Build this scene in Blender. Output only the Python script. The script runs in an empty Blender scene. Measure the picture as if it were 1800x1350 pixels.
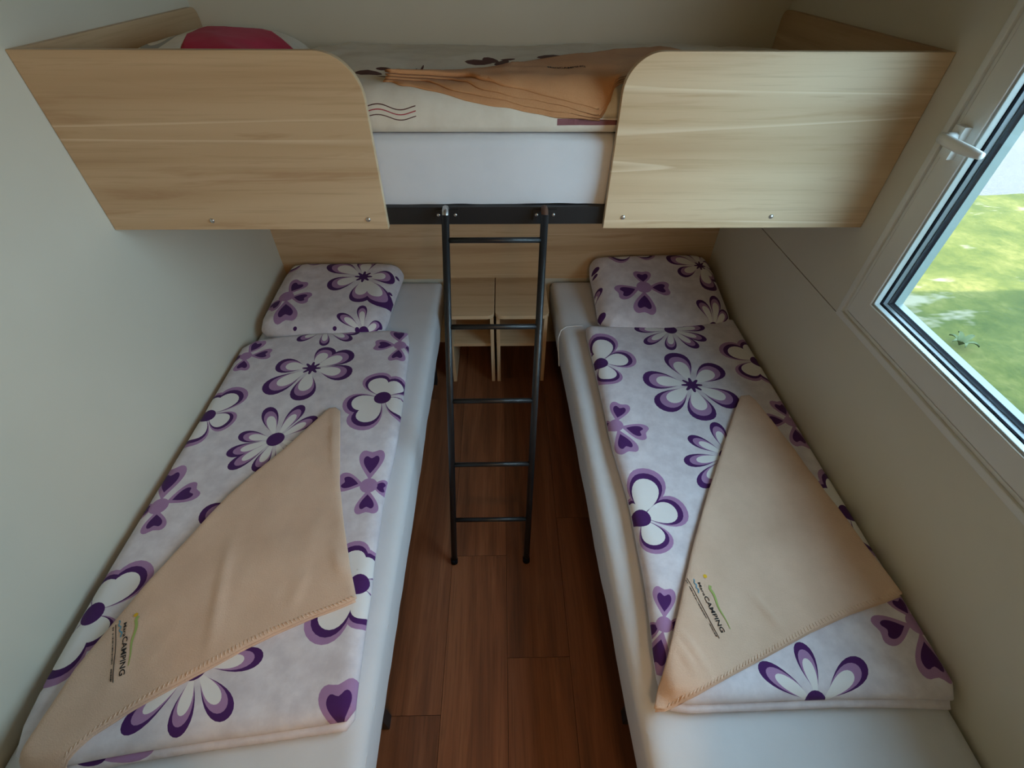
import bpy, bmesh, math, random
import numpy as np
from mathutils import Vector, Matrix, noise
from mathutils.geometry import delaunay_2d_cdt
random.seed(4)
S = bpy.context.scene
COL = S.collection
# ------------------------------------------------------------------ camera
H, PITCH, YAW, ROLL, FPX = 1.6407, 0.7662, 0.0238, 0.0073, 822.74
fw = Vector((math.sin(YAW)*math.cos(PITCH), math.cos(YAW)*math.cos(PITCH), -math.sin(PITCH)))
rt = Vector((math.cos(YAW), -math.sin(YAW), 0)); up = rt.cross(fw)
r2 = rt*math.cos(ROLL)+up*math.sin(ROLL); u2 = -rt*math.sin(ROLL)+up*math.cos(ROLL)
cd = bpy.data.cameras.new('camera'); cam = bpy.data.objects.new('camera', cd); COL.objects.link(cam)
cd.sensor_fit = 'HORIZONTAL'; cd.sensor_width = 36; cd.lens = FPX*36/1800; cd.clip_start = 0.02
cam.matrix_world = Matrix(((r2.x,u2.x,-fw.x,0),(r2.y,u2.y,-fw.y,0),(r2.z,u2.z,-fw.z,H),(0,0,0,1)))
S.camera = cam
# ------------------------------------------------------------------ light
w = bpy.data.worlds.new('sky'); S.world = w; w.use_nodes = True
bg = w.node_tree.nodes['Background']
bg.inputs[0].default_value = (0.52, 0.76, 1.0, 1); bg.inputs[1].default_value = 9.3
LAMP = 18.0   # warm light from the added, unseen hallway lamp, watts
sd = bpy.data.lights.new('sun', 'SUN'); sun = bpy.data.objects.new('sun', sd); COL.objects.link(sun)
sd.energy = 25; sd.angle = 0.01; sd.color = (1.0, 0.93, 0.80)
sun.rotation_euler = Vector((3.9, 1.2, -3.1)).to_track_quat('-Z', 'Y').to_euler()
sun.location = (-6, -2, 6)
S.view_settings.view_transform = 'Standard'; S.view_settings.look = 'None'
S.view_settings.gamma = 1; S.view_settings.use_curve_mapping = False
S.view_settings.exposure = 0.0
S.cycles.max_bounces = 10; S.cycles.diffuse_bounces = 6
pl = bpy.data.lights.new('window_portal', 'AREA'); po = bpy.data.objects.new('window_portal', pl); COL.objects.link(po)
pl.shape = 'RECTANGLE'; pl.size = 1.1; pl.size_y = 1.1; pl.cycles.is_portal = True
po.location = (1.10, 0.53, 1.42); po.rotation_euler = Vector((-1, 0, 0)).to_track_quat('-Z', 'Y').to_euler()

# ------------------------------------------------------------------ traced layout (metres, plan view)
LDO=[(-1.0384,1.4844),(-0.8901,1.5267),(-0.667,1.5544),(-0.4011,1.5706),(-0.3786,1.4763),(-0.3653,1.2752),(-0.3516,1.0509),(-0.3509,0.8864),(-0.3569,0.7642),(-0.3499,0.6729),(-0.3465,0.5744),(-0.3378,0.4861),(-0.3353,0.4065),(-0.3283,0.3008),(-0.3214,0.2261),(-0.3896,0.2176),(-0.5129,0.2045),(-0.6448,0.1919),(-0.7822,0.1753),(-0.8828,0.1595),(-0.9449,0.1545),(-0.9994,0.1837),(-1.022,0.35),(-1.026,0.7),(-1.028,1.0),(-1.034,1.35)]
RDO=[(0.3459,1.5815),(0.417,1.5767),(0.5125,1.5756),(0.6396,1.6061),(0.814,1.6205),(0.9877,1.6267),(0.985,1.58),(0.985,1.33),(0.99,0.9),(0.99,0.55),(0.99,0.36),(0.9882,0.2373),(0.916,0.2407),(0.7454,0.2457),(0.6208,0.2438),(0.497,0.2418),(0.362,0.2401),(0.3379,0.2655),(0.3356,0.3229),(0.3462,0.395),(0.3558,0.503),(0.3586,0.611),(0.3624,0.7531),(0.3545,0.8544),(0.3477,0.9671),(0.3491,1.1763),(0.3472,1.3295),(0.3429,1.5233)]
LBO=[(-0.593,1.0972),(-0.5707,1.0995),(-0.5508,1.0809),(-0.5162,0.9392),(-0.4817,0.7909),(-0.4394,0.6624),(-0.3981,0.55),(-0.362,0.4643),(-0.3938,0.4489),(-0.455,0.4266),(-0.5355,0.3905),(-0.5889,0.3616),(-0.6393,0.3316),(-0.7157,0.2864),(-0.7772,0.2469),(-0.8323,0.2049),(-0.8743,0.1593),(-0.9046,0.1488),(-0.9565,0.154),(-0.9549,0.1889),(-0.9493,0.245),(-0.9417,0.3225),(-0.922,0.391),(-0.9018,0.4574),(-0.8757,0.5357),(-0.8424,0.6289),(-0.8192,0.6943),(-0.7927,0.7611),(-0.7426,0.843),(-0.6856,0.9259),(-0.6277,1.0311)]
RBO=[(0.8291,1.1375),(0.8612,1.1427),(0.8742,1.1147),(0.8913,1.0147),(0.9126,0.8959),(0.9307,0.7539),(0.9474,0.632),(0.9621,0.5249),(0.9757,0.453),(0.9231,0.4362),(0.8258,0.4114),(0.7113,0.373),(0.615,0.3351),(0.5092,0.294),(0.4092,0.2542),(0.3402,0.2321),(0.3146,0.2345),(0.3378,0.284),(0.3757,0.3569),(0.4115,0.4249),(0.4494,0.4996),(0.5059,0.6058),(0.5862,0.7457),(0.6732,0.8882),(0.7579,1.0292)]
LD=[('A',(-0.7197,1.3175),[(-0.8547,1.3352),(-0.6786,1.4372),(-0.5824,1.4048),(-0.5631,1.2809),(-0.7126,1.1485),(-0.8543,1.1925)]),('D',(-0.7371,0.9762),[(-0.8119,1.1184),(-0.6957,1.1267),(-0.6269,1.0678),(-0.8635,0.9983),(-0.8722,0.9206),(-0.8426,0.8636),(-0.7543,0.8495),(-0.6503,0.8378),(-0.586,0.9207)]),('B',(-0.4261,1.1566),[(-0.472,1.2703),(-0.3742,1.2482),(-0.5405,1.1167),(-0.485,1.0257),(-0.318,1.0953)]),('C',(-0.402,0.7947),[(-0.4148,0.9348),(-0.5041,0.8108),(-0.3915,0.6938),(-0.3426,0.7938)]),('C',(-0.4105,1.4527),[(-0.436,1.5678),(-0.5212,1.4541),(-0.4124,1.3474),(-0.3489,1.4402)]),('D',(-0.7284,1.5519),[(-0.8236,1.4787),(-0.7081,1.4475),(-0.6086,1.4852),(-0.8456,1.5375),(-0.589,1.5344)]),('C',(-0.9905,1.3896),[(-0.9641,1.4907),(-0.8883,1.4018),(-0.9784,1.2987),(-1.0474,1.3803)]),('B',(-1.0016,1.0825),[(-1.0142,1.1817),(-0.9356,1.1981),(-0.9139,1.0501),(-1.0165,0.9632)]),('C',(-0.9821,0.7343),[(-1.0097,0.8848),(-0.8911,0.8008),(-0.9547,0.647),(-1.0368,0.721)]),('A',(-0.7254,0.7303),[(-0.8549,0.7008),(-0.7529,0.6045)]),('B',(-0.9884,0.4435),[(-0.9917,0.5384),(-0.9215,0.5522),(-0.934,0.3795),(-0.9998,0.3077)]),('B',(-0.3688,0.5046),[(-0.4119,0.604),(-0.3469,0.5857),(-0.4451,0.3901),(-0.3322,0.4149)]),('D',(-0.6906,0.3258),[(-0.5491,0.3455),(-0.5782,0.2302),(-0.6721,0.1995),(-0.7844,0.2077)]),('C',(-0.3363,0.1763),[(-0.3698,0.3031)])]
LP=[('A',(-0.6282,1.8671),[(-0.804,1.9752),(-0.638,2.0276),(-0.4928,1.8729),(-0.5032,1.6809),(-0.6129,1.6881),(-0.7736,1.7944)]),('C',(-0.9342,1.7315),[(-0.8927,1.8489),(-0.8203,1.7148),(-0.8883,1.5613),(-0.9959,1.6523)]),('D',(-0.5727,1.5384),[(-0.6868,1.6138),(-0.597,1.6677),(-0.507,1.5859)]),('B',(-0.9388,2.0208),[(-0.8537,1.9903),(-0.9843,1.9332)])]
RD=[('D',(0.6923,1.54),[(0.542,1.5465),(0.5646,1.4486),(0.6572,1.4076),(0.7694,1.4173),(0.8185,1.4668),(0.8372,1.5525),(0.7841,1.6167),(0.5999,1.6188),(0.6642,1.6382)]),('B',(0.3679,1.3311),[(0.4067,1.4898),(0.4912,1.3619),(0.3979,1.2287),(0.3258,1.3931)]),('A',(0.6798,1.2053),[(0.6593,1.3906),(0.5104,1.248),(0.5346,1.0936),(0.6751,1.031),(0.8172,1.1095),(0.8169,1.3094)]),('B',(0.9737,1.3354),[(0.8725,1.4204),(0.9817,1.4541),(0.896,1.252),(0.9961,1.2304)]),('C',(0.3713,1.023),[(0.4099,1.1299),(0.4776,0.9794),(0.3967,0.8956),(0.3249,1.0391)]),('C',(0.9672,1.03),[(0.8748,1.0376),(0.9558,1.136),(0.954,0.9122),(1.0246,0.9924)]),('D',(0.6981,0.8831),[(0.7011,1.0245),(0.596,0.9659),(0.5553,0.8665),(0.5761,0.7752)]),('B',(0.3814,0.678),[(0.4337,0.8248),(0.5011,0.7041),(0.4171,0.5845),(0.3347,0.7283)]),('B',(0.9731,0.6861),[(0.9263,0.7754),(1.0045,0.8259),(1.0032,0.5713),(1.0378,0.6608)]),('C',(0.3733,0.3956),[(0.3971,0.4892),(0.3237,0.291),(0.4122,0.3876),(0.3286,0.389)]),('C',(0.9737,0.3879),[(0.954,0.4608),(0.8621,0.3702),(0.9463,0.259),(1.0197,0.3391)]),('D',(0.6701,0.2334),[(0.5632,0.3085),(0.6788,0.3543),(0.806,0.3132)])]
RP=[('C',(0.6167,1.7584),[(0.6238,1.8659),(0.4816,1.7189),(0.591,1.5931),(0.7371,1.7479)]),('A',(0.8966,1.891),[(0.8868,2.031),(0.7556,1.9546),(0.7904,1.8379),(0.9125,1.7371),(0.9721,1.9285),(0.954,1.8136)]),('B',(0.6097,2.0167),[(0.5107,1.9457),(0.6894,1.9586)]),('D',(0.8811,1.5535),[(0.8341,1.6792),(0.9145,1.7072),(0.951,1.6334)]),('D',(0.3644,1.6924),[(0.4326,1.7802)])]
LOGOR=[(0.4798,0.4522),(0.4933,0.3688),(0.4514,0.4965),(0.4861,0.3575),(0.4988,0.5011),(0.5013,0.4699),(0.5175,0.3761),(0.4762,0.4862),(0.4658,0.4935),(0.4717,0.46)]
LOGOL=[(-0.8682,0.3822),(-0.8307,0.3039),(-0.901,0.41),(-0.8356,0.2926),(-0.8644,0.4302),(-0.8578,0.4182),(-0.8236,0.3243),(-0.8818,0.4141),(-0.8984,0.4188),(-0.872,0.3836)]

# ------------------------------------------------------------------ materials
def nodes(name):
    m = bpy.data.materials.new(name); m.use_nodes = True
    nt = m.node_tree; b = nt.nodes['Principled BSDF']
    return m, nt, b
def N(nt, t, **kw):
    n = nt.nodes.new(t)
    for k, v in kw.items(): setattr(n, k, v)
    return n
def ramp(nt, fac, stops):
    r = N(nt, 'ShaderNodeValToRGB'); el = r.color_ramp.elements
    while len(el) < len(stops): el.new(0.5)
    for e, (p, c) in zip(el, stops): e.position = p; e.color = (*c, 1)
    nt.links.new(fac, r.inputs[0]); return r.outputs[0]
def tex(nt, scale, nscale=1.0, detail=4, rough=.55, coord='Object', dist=0.0):
    tc = N(nt, 'ShaderNodeTexCoord'); mp = N(nt, 'ShaderNodeMapping'); mp.inputs['Scale'].default_value = scale
    nt.links.new(tc.outputs[coord], mp.inputs[0])
    n = N(nt, 'ShaderNodeTexNoise'); n.inputs['Scale'].default_value = nscale
    n.inputs['Detail'].default_value = detail; n.inputs['Roughness'].default_value = rough
    n.inputs['Distortion'].default_value = dist
    nt.links.new(mp.outputs[0], n.inputs[0]); return n.outputs['Fac']
def mix(nt, a, b, f, mode='MIX'):
    m = N(nt, 'ShaderNodeMix', data_type='RGBA', blend_type=mode)
    for s, v in (('Factor', f),):
        if isinstance(v, (int, float)): m.inputs[0].default_value = v
        else: nt.links.new(v, m.inputs[0])
    for i, v in ((6, a), (7, b)):
        if isinstance(v, tuple): m.inputs[i].default_value = (*v, 1)
        else: nt.links.new(v, m.inputs[i])
    return m.outputs[2]
def bump(nt, b, h, strength, dist):
    bn = N(nt, 'ShaderNodeBump'); bn.inputs['Strength'].default_value = strength; bn.inputs['Distance'].default_value = dist
    nt.links.new(h, bn.inputs['Height']); nt.links.new(bn.outputs[0], b.inputs['Normal'])
def plain(name, c, rough=.5, metal=0.0, spec=.5):
    m, nt, b = nodes(name); b.inputs['Base Color'].default_value = (*c, 1)
    b.inputs['Roughness'].default_value = rough; b.inputs['Metallic'].default_value = metal
    b.inputs['Specular IOR Level'].default_value = spec
    return m
def wall_mat():
    m, nt, b = nodes('wall_white')
    f = tex(nt, (1, 1, 1), 2.0, 3)
    nt.links.new(ramp(nt, f, [(.3, (.65, .615, .505)), (.7, (.69, .655, .545))]), b.inputs['Base Color'])
    b.inputs['Roughness'].default_value = .55
    bump(nt, b, tex(nt, (1, 1, 1), 220, 2), .06, .002)
    return m
def wood_mat(name, axis, dark=1.0):
    # pale laminate, the grain runs along `axis`
    m, nt, b = nodes(name)
    def sc(along, across): return tuple(along if i == axis else across for i in range(3))
    bands = tex(nt, sc(.45, 9), 1, 3, .55, dist=.25)
    fib = tex(nt, sc(3.0, 110), 1, 3, .6)
    wisp = tex(nt, sc(2.2, 26), 1, 4, .6, dist=.6)
    lines = tex(nt, sc(.32, 7.5), 1, 1, .4, dist=.10); mask = tex(nt, sc(1.6, 3), 1, 2)
    c0 = ramp(nt, bands, [(.30, (.44, .285, .155)), (.48, (.57, .40, .235)), (.68, (.66, .49, .31))])
    c1 = mix(nt, c0, (.40, .26, .14), ramp(nt, fib, [(.52, (0, 0, 0)), (.72, (.4, .4, .4))]))
    c1 = mix(nt, c1, (.42, .245, .125), ramp(nt, wisp, [(.56, (0, 0, 0)), (.70, (.55, .55, .55))]))
    ln = mix(nt, ramp(nt, lines, [(.485, (0, 0, 0)), (.503, (1, 1, 1)), (.507, (0, 0, 0))]), ramp(nt, mask, [(.42, (0, 0, 0)), (.60, (.62, .62, .62))]), 1.0, 'MULTIPLY')
    c2 = mix(nt, c1, (.84, .70, .50), ln)
    nt.links.new(c2, b.inputs['Base Color']); b.inputs['Roughness'].default_value = .42
    b.inputs['Specular IOR Level'].default_value = .4
    bump(nt, b, fib, .05, .001)
    return m
def floor_mat():
    m, nt, b = nodes('walnut_laminate')
    oi = N(nt, 'ShaderNodeObjectInfo')
    f = tex(nt, (22, 1.3, 1), 1, 5, .6, dist=.5); g = tex(nt, (160, 5, 1), 1, 3)
    k = tex(nt, (9, 3.2, 1), 1, 2, .5)
    c0 = ramp(nt, f, [(.3, (.105, .040, .018)), (.5, (.180, .066, .028)), (.72, (.245, .100, .045))])
    c1 = mix(nt, c0, (.075, .028, .013), ramp(nt, g, [(.5, (0, 0, 0)), (.75, (.6, .6, .6))]))
    c1 = mix(nt, c1, (.035, .017, .011), ramp(nt, k, [(.66, (0, 0, 0)), (.74, (.7, .7, .7))]))
    hs = N(nt, 'ShaderNodeHueSaturation'); mr = N(nt, 'ShaderNodeMapRange')
    mr.inputs['To Min'].default_value = .82; mr.inputs['To Max'].default_value = 1.2
    nt.links.new(oi.outputs['Random'], mr.inputs[0]); nt.links.new(mr.outputs[0], hs.inputs['Value']); nt.links.new(c1, hs.inputs['Color'])
    nt.links.new(hs.outputs[0], b.inputs['Base Color']); b.inputs['Roughness'].default_value = .38
    bump(nt, b, g, .12, .001)
    return m
def cloth_mat(name, c, c2=None, weave=900, amp=.12, sheen=.08, fuzz=0, mot=7.0):
    m, nt, b = nodes(name)
    if c2:
        f = tex(nt, (1, 1, 1), mot, 5, .6)
        nt.links.new(ramp(nt, f, [(.35, c2), (.65, c)]), b.inputs['Base Color'])
    else: b.inputs['Base Color'].default_value = (*c, 1)
    b.inputs['Roughness'].default_value = .9; b.inputs['Sheen Weight'].default_value = sheen
    b.inputs['Specular IOR Level'].default_value = .15
    bump(nt, b, tex(nt, (1, 1, 1), weave, 3, .7), amp, .002 + fuzz)
    return m
M = {}
M['wall'] = wall_mat(); M['ceil'] = plain('ceiling_board', (.42, .36, .27), .7)
M['woodx'] = wood_mat('pale_wood_grain_x', 0); M['woody'] = wood_mat('pale_wood_grain_y', 1); M['woodz'] = wood_mat('pale_wood_grain_z', 2)
M['edge'] = plain('pale_edge_band', (.62, .47, .28), .45)
M['floor'] = floor_mat()
M['sheet'] = cloth_mat('white_sheet', (.70, .71, .74), (.655, .67, .70), 500, .10)
M['core'] = cloth_mat('grey_mattress_ticking', (.36, .37, .40), None, 300, .4)
M['seam'] = plain('seam_thread', (.80, .80, .80), .9)
M['duvet'] = cloth_mat('offwhite_print_cotton', (.77, .735, .785), (.64, .60, .65), 600, .08, mot=22)
M['lilac'] = cloth_mat('lilac_print', (.42, .25, .45), (.37, .21, .40), 600, .08)
M['purple'] = cloth_mat('purple_print', (.080, .022, .135), (.068, .018, .115), 600, .08)
M['white'] = cloth_mat('white_print', (.84, .83, .83), (.80, .79, .79), 600, .08)
M['tan'] = cloth_mat('tan_fleece', (.78, .56, .42), (.67, .47, .345), 330, .55, .12, .001, 5)
M['tanhem'] = cloth_mat('tan_thread', (.77, .57, .43), None, 300, .4)
M['tan2'] = cloth_mat('orange_tan_fleece', (.60, .315, .15), (.50, .25, .115), 330, .5, .06, .001, 5)
M['cream'] = cloth_mat('cream_cotton', (.74, .69, .59), (.66, .60, .50), 600, .08, mot=12)
M['brownp'] = plain('brown_print', (.10, .035, .03), .9); M['redp'] = plain('red_print', (.36, .03, .05), .9)
M['mauvep'] = plain('mauve_print', (.22, .085, .095), .9); M['greyp'] = plain('grey_print', (.36, .35, .31), .9)
M['crim'] = cloth_mat('crimson_print', (.56, .014, .07), (.46, .010, .05), 600, .08)
M['black'] = plain('black_steel', (.010, .010, .011), .42)
M['blackm'] = plain('black_frame_paint', (.010, .010, .011), .5)
M['zinc'] = plain('zinc_screw', (.55, .55, .54), .35, 1.0)
M['rust'] = plain('rusted_steel', (.10, .045, .025), .7, .2)
M['pvc'] = plain('white_pvc', (.72, .72, .68), .35)
M['bead'] = plain('white_glazing_bead', (.42, .45, .43), .3); M['hand'] = plain('white_handle', (.78, .80, .78), .3); M['outer'] = plain('outer_frame_plastic', (.20, .25, .235), .4); M['leafw'] = plain('weed_leaf', (.065, .085, .030), .8); M['brownw'] = wood_mat('brown_panel_wood', 2)
M['rubber'] = plain('black_gasket', (.006, .007, .010), .95, 0, .05)
M['alu'] = plain('spacer_aluminium', (.16, .18, .19), .4, .3)
M['joint'] = plain('joint_shadow_gap', (.20, .19, .17), .8)
M['ink'] = plain('black_ink', (.015, .013, .012), .9); M['sunp'] = plain('yellow_print', (.75, .45, .02), .9)
M['greenp'] = plain('green_print', (.33, .42, .12), .9); M['bluep'] = plain('blue_print', (.12, .30, .40), .9)
def glass_mat():
    m, nt, b = nodes('window_glass'); nt.nodes.remove(b)
    t = N(nt, 'ShaderNodeBsdfTransparent'); t.inputs[0].default_value = (.97, .985, .975, 1)
    g = N(nt, 'ShaderNodeBsdfGlossy'); g.inputs['Roughness'].default_value = .02
    lw = N(nt, 'ShaderNodeLayerWeight'); lw.inputs[0].default_value = .5
    pwn = N(nt, 'ShaderNodeMath', operation='POWER'); pwn.inputs[1].default_value = 5; nt.links.new(lw.outputs['Facing'], pwn.inputs[0])
    f = N(nt, 'ShaderNodeMath', operation='MULTIPLY_ADD'); f.inputs[1].default_value = .6; f.inputs[2].default_value = .03; nt.links.new(pwn.outputs[0], f.inputs[0])
    mx = N(nt, 'ShaderNodeMixShader'); nt.links.new(f.outputs[0], mx.inputs[0]); nt.links.new(t.outputs[0], mx.inputs[1]); nt.links.new(g.outputs[0], mx.inputs[2])
    nt.links.new(mx.outputs[0], nt.nodes['Material Output'].inputs[0]); return m
M['glass'] = glass_mat()
def grass_mat():
    m, nt, b = nodes('lawn_grass')
    f = tex(nt, (1, 1, 1), 2.2, 6, .7); g = tex(nt, (1, 1, 1), 17, 5, .75); e = tex(nt, (1.0, 2.2, 1), 1.15, 4, .65)
    c0 = ramp(nt, f, [(.32, (.040, .052, .014)), (.52, (.076, .080, .020)), (.7, (.130, .115, .036))])
    c1 = mix(nt, c0, (.036, .050, .012), ramp(nt, g, [(.45, (0, 0, 0)), (.7, (.6, .6, .6))]))
    c2 = mix(nt, c1, (.21, .18, .13), ramp(nt, e, [(.60, (0, 0, 0)), (.68, (.8, .8, .8))]))
    nt.links.new(c2, b.inputs['Base Color']); b.inputs['Roughness'].default_value = .9
    b.inputs['Specular IOR Level'].default_value = .1
    bump(nt, b, g, .3, .02); return m
M['grass'] = grass_mat()
def gravel_mat():
    m, nt, b = nodes('pale_gravel')
    g = tex(nt, (1, 1, 1), 40, 4, .7)
    nt.links.new(ramp(nt, g, [(.3, (.060, .058, .060)), (.7, (.095, .092, .094))]), b.inputs['Base Color']); b.inputs['Roughness'].default_value = .95
    bump(nt, b, g, .8, .02); return m
M['gravel'] = gravel_mat()

# ------------------------------------------------------------------ object helpers
def rootloc(p):
    v = Vector((0, 0, 0))
    while p: v += p.location; p = p.parent
    return v
def link(name, me, mats, parent=None, smooth=False, origin=None):
    o = bpy.data.objects.new(name, me); COL.objects.link(o)
    for m in (mats if isinstance(mats, (list, tuple)) else [mats]): me.materials.append(M[m] if isinstance(m, str) else m)
    off = rootloc(parent)
    loc = Vector(origin) if origin else off
    me.transform(Matrix.Translation(-loc)); o.location = loc - off
    o.parent = parent
    if smooth: me.shade_smooth()
    return o
def frombm(name, bm, mats, parent=None, smooth=False, origin=None):
    me = bpy.data.meshes.new(name); bm.to_mesh(me); bm.free()
    return link(name, me, mats, parent, smooth, origin)
def thing(name, label, cat, loc=(0, 0, 0), group=None):
    o = bpy.data.objects.new(name, None); COL.objects.link(o); o.location = loc; o.empty_display_size = .1
    return tag(o, label, cat, group)
def tag(o, label=None, cat=None, group=None, kind=None):
    for k, v in (('label', label), ('category', cat), ('group', group), ('kind', kind)):
        if v: o[k] = v
    return o
def abox(bm, x0, x1, y0, y1, z0, z1, mi=0):
    v = [bm.verts.new(p) for p in ((x0,y0,z0),(x1,y0,z0),(x1,y1,z0),(x0,y1,z0),(x0,y0,z1),(x1,y0,z1),(x1,y1,z1),(x0,y1,z1))]
    for f in ((0,3,2,1),(4,5,6,7),(0,1,5,4),(1,2,6,5),(2,3,7,6),(3,0,4,7)):
        bm.faces.new([v[i] for i in f]).material_index = mi
def bevel(bm, w, seg=2, ang=.6):
    es = [e for e in bm.edges if len(e.link_faces) == 2 and e.calc_face_angle(0) > ang]
    bmesh.ops.bevel(bm, geom=es, offset=w, segments=seg, affect='EDGES', profile=.6)
def box(name, x0, x1, y0, y1, z0, z1, mat, parent=None, bev=0, origin=None):
    bm = bmesh.new(); abox(bm, x0, x1, y0, y1, z0, z1)
    if bev: bevel(bm, bev, 2)
    return frombm(name, bm, mat, parent, False, origin)
def tube(bm, pts, r, n=10, cap=True):
    pts = [Vector(p) for p in pts]; rings = []
    for i, p in enumerate(pts):
        d = (pts[min(i+1, len(pts)-1)] - pts[max(i-1, 0)]).normalized()
        a = d.orthogonal().normalized() if i == 0 else (a0 - d*a0.dot(d)).normalized()
        a0 = a; b = d.cross(a)
        rings.append([bm.verts.new(p + (a*math.cos(2*math.pi*k/n) + b*math.sin(2*math.pi*k/n))*r) for k in range(n)])
    for A, B in zip(rings, rings[1:]):
        for k in range(n): bm.faces.new((A[k], A[(k+1) % n], B[(k+1) % n], B[k]))
    if cap: bm.faces.new(rings[0][::-1]); bm.faces.new(rings[-1])
def prism(name, poly, axis, a0, a1, mat, parent=None, bev=0, origin=None):
    # polygon in the plane normal to `axis`, extruded from a0 to a1
    def P(u, v, a): return {0: (a, u, v), 1: (u, a, v), 2: (u, v, a)}[axis]
    bm = bmesh.new()
    A = [bm.verts.new(P(u, v, a0)) for u, v in poly]; B = [bm.verts.new(P(u, v, a1)) for u, v in poly]
    bm.faces.new(A); bm.faces.new(B[::-1])
    for i in range(len(poly)): bm.faces.new((A[i], B[i], B[(i+1) % len(poly)], A[(i+1) % len(poly)]))
    bmesh.ops.recalc_face_normals(bm, faces=bm.faces)
    if bev: bevel(bm, bev, 2, 1.0)
    return frombm(name, bm, mat, parent, False, origin)
def arc(cx, cy, r, a0, a1, n=10):
    return [(cx + r*math.cos(math.radians(a0+(a1-a0)*i/n)), cy + r*math.sin(math.radians(a0+(a1-a0)*i/n))) for i in range(n+1)]
def screw(name, x, y, z, r, mat, parent, d=(0, -1, 0)):
    bm = bmesh.new(); bmesh.ops.create_uvsphere(bm, u_segments=12, v_segments=8, radius=r)
    bm.transform(Matrix.Translation((x, y, z)) @ Matrix.Diagonal((1, .55, 1, 1)))
    return frombm(name, bm, mat, parent, True)
# ------------------------------------------------------------------ cloth pads with printed outlines cut into the mesh
def seglen(P): return np.hypot(*(np.roll(P, -1, 0)-P).T)
def resample(P, step):
    P = np.array(P, float); out = []
    for a, b in zip(P, np.roll(P, -1, 0)):
        n = max(1, int(round(np.hypot(*(b-a))/step)))
        for i in range(n): out.append(a+(b-a)*i/n)
    return np.array(out)
def chaikin(P, n=1):
    P = np.array(P, float)
    for _ in range(n):
        Q = np.roll(P, -1, 0); P = np.stack([P*.75+Q*.25, P*.25+Q*.75], 1).reshape(-1, 2)
    return P
def dist(Pt, poly):
    A = poly; B = np.roll(poly, -1, 0); D = B-A; L = (D**2).sum(1)+1e-12; out = np.empty(len(Pt))
    for i in range(0, len(Pt), 4000):
        q = Pt[i:i+4000, None, :]-A[None]; t = np.clip((q*D[None]).sum(2)/L, 0, 1)
        out[i:i+4000] = np.sqrt(((q-t[..., None]*D[None])**2).sum(2).min(1))
    return out
def inside(Pt, poly):
    x, y = Pt[:, 0], Pt[:, 1]; c = np.zeros(len(Pt), bool); x1, y1 = poly[-1]
    for x0, y0 in poly:
        if y0 != y1:
            c ^= ((y0 > y) != (y1 > y)) & (x < (x1-x0)*(y-y0)/(y1-y0)+x0)
        x1, y1 = x0, y0
    return c
def wrinkle(x, y, amp, f=5.0, seed=0, sx=1.0, sy=1.0):
    a = noise.noise(Vector((x*f*sx+seed, y*f*sy, seed*1.7)))
    b = 1-abs(noise.noise(Vector((x*f*1.7*sx+seed*3, y*f*1.7*sy, 4.1+seed))))*2
    c = noise.noise(Vector((x*f*4*sx, y*f*4*sy, seed)))
    return amp*(.6*a+.35*b+.18*c)
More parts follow.
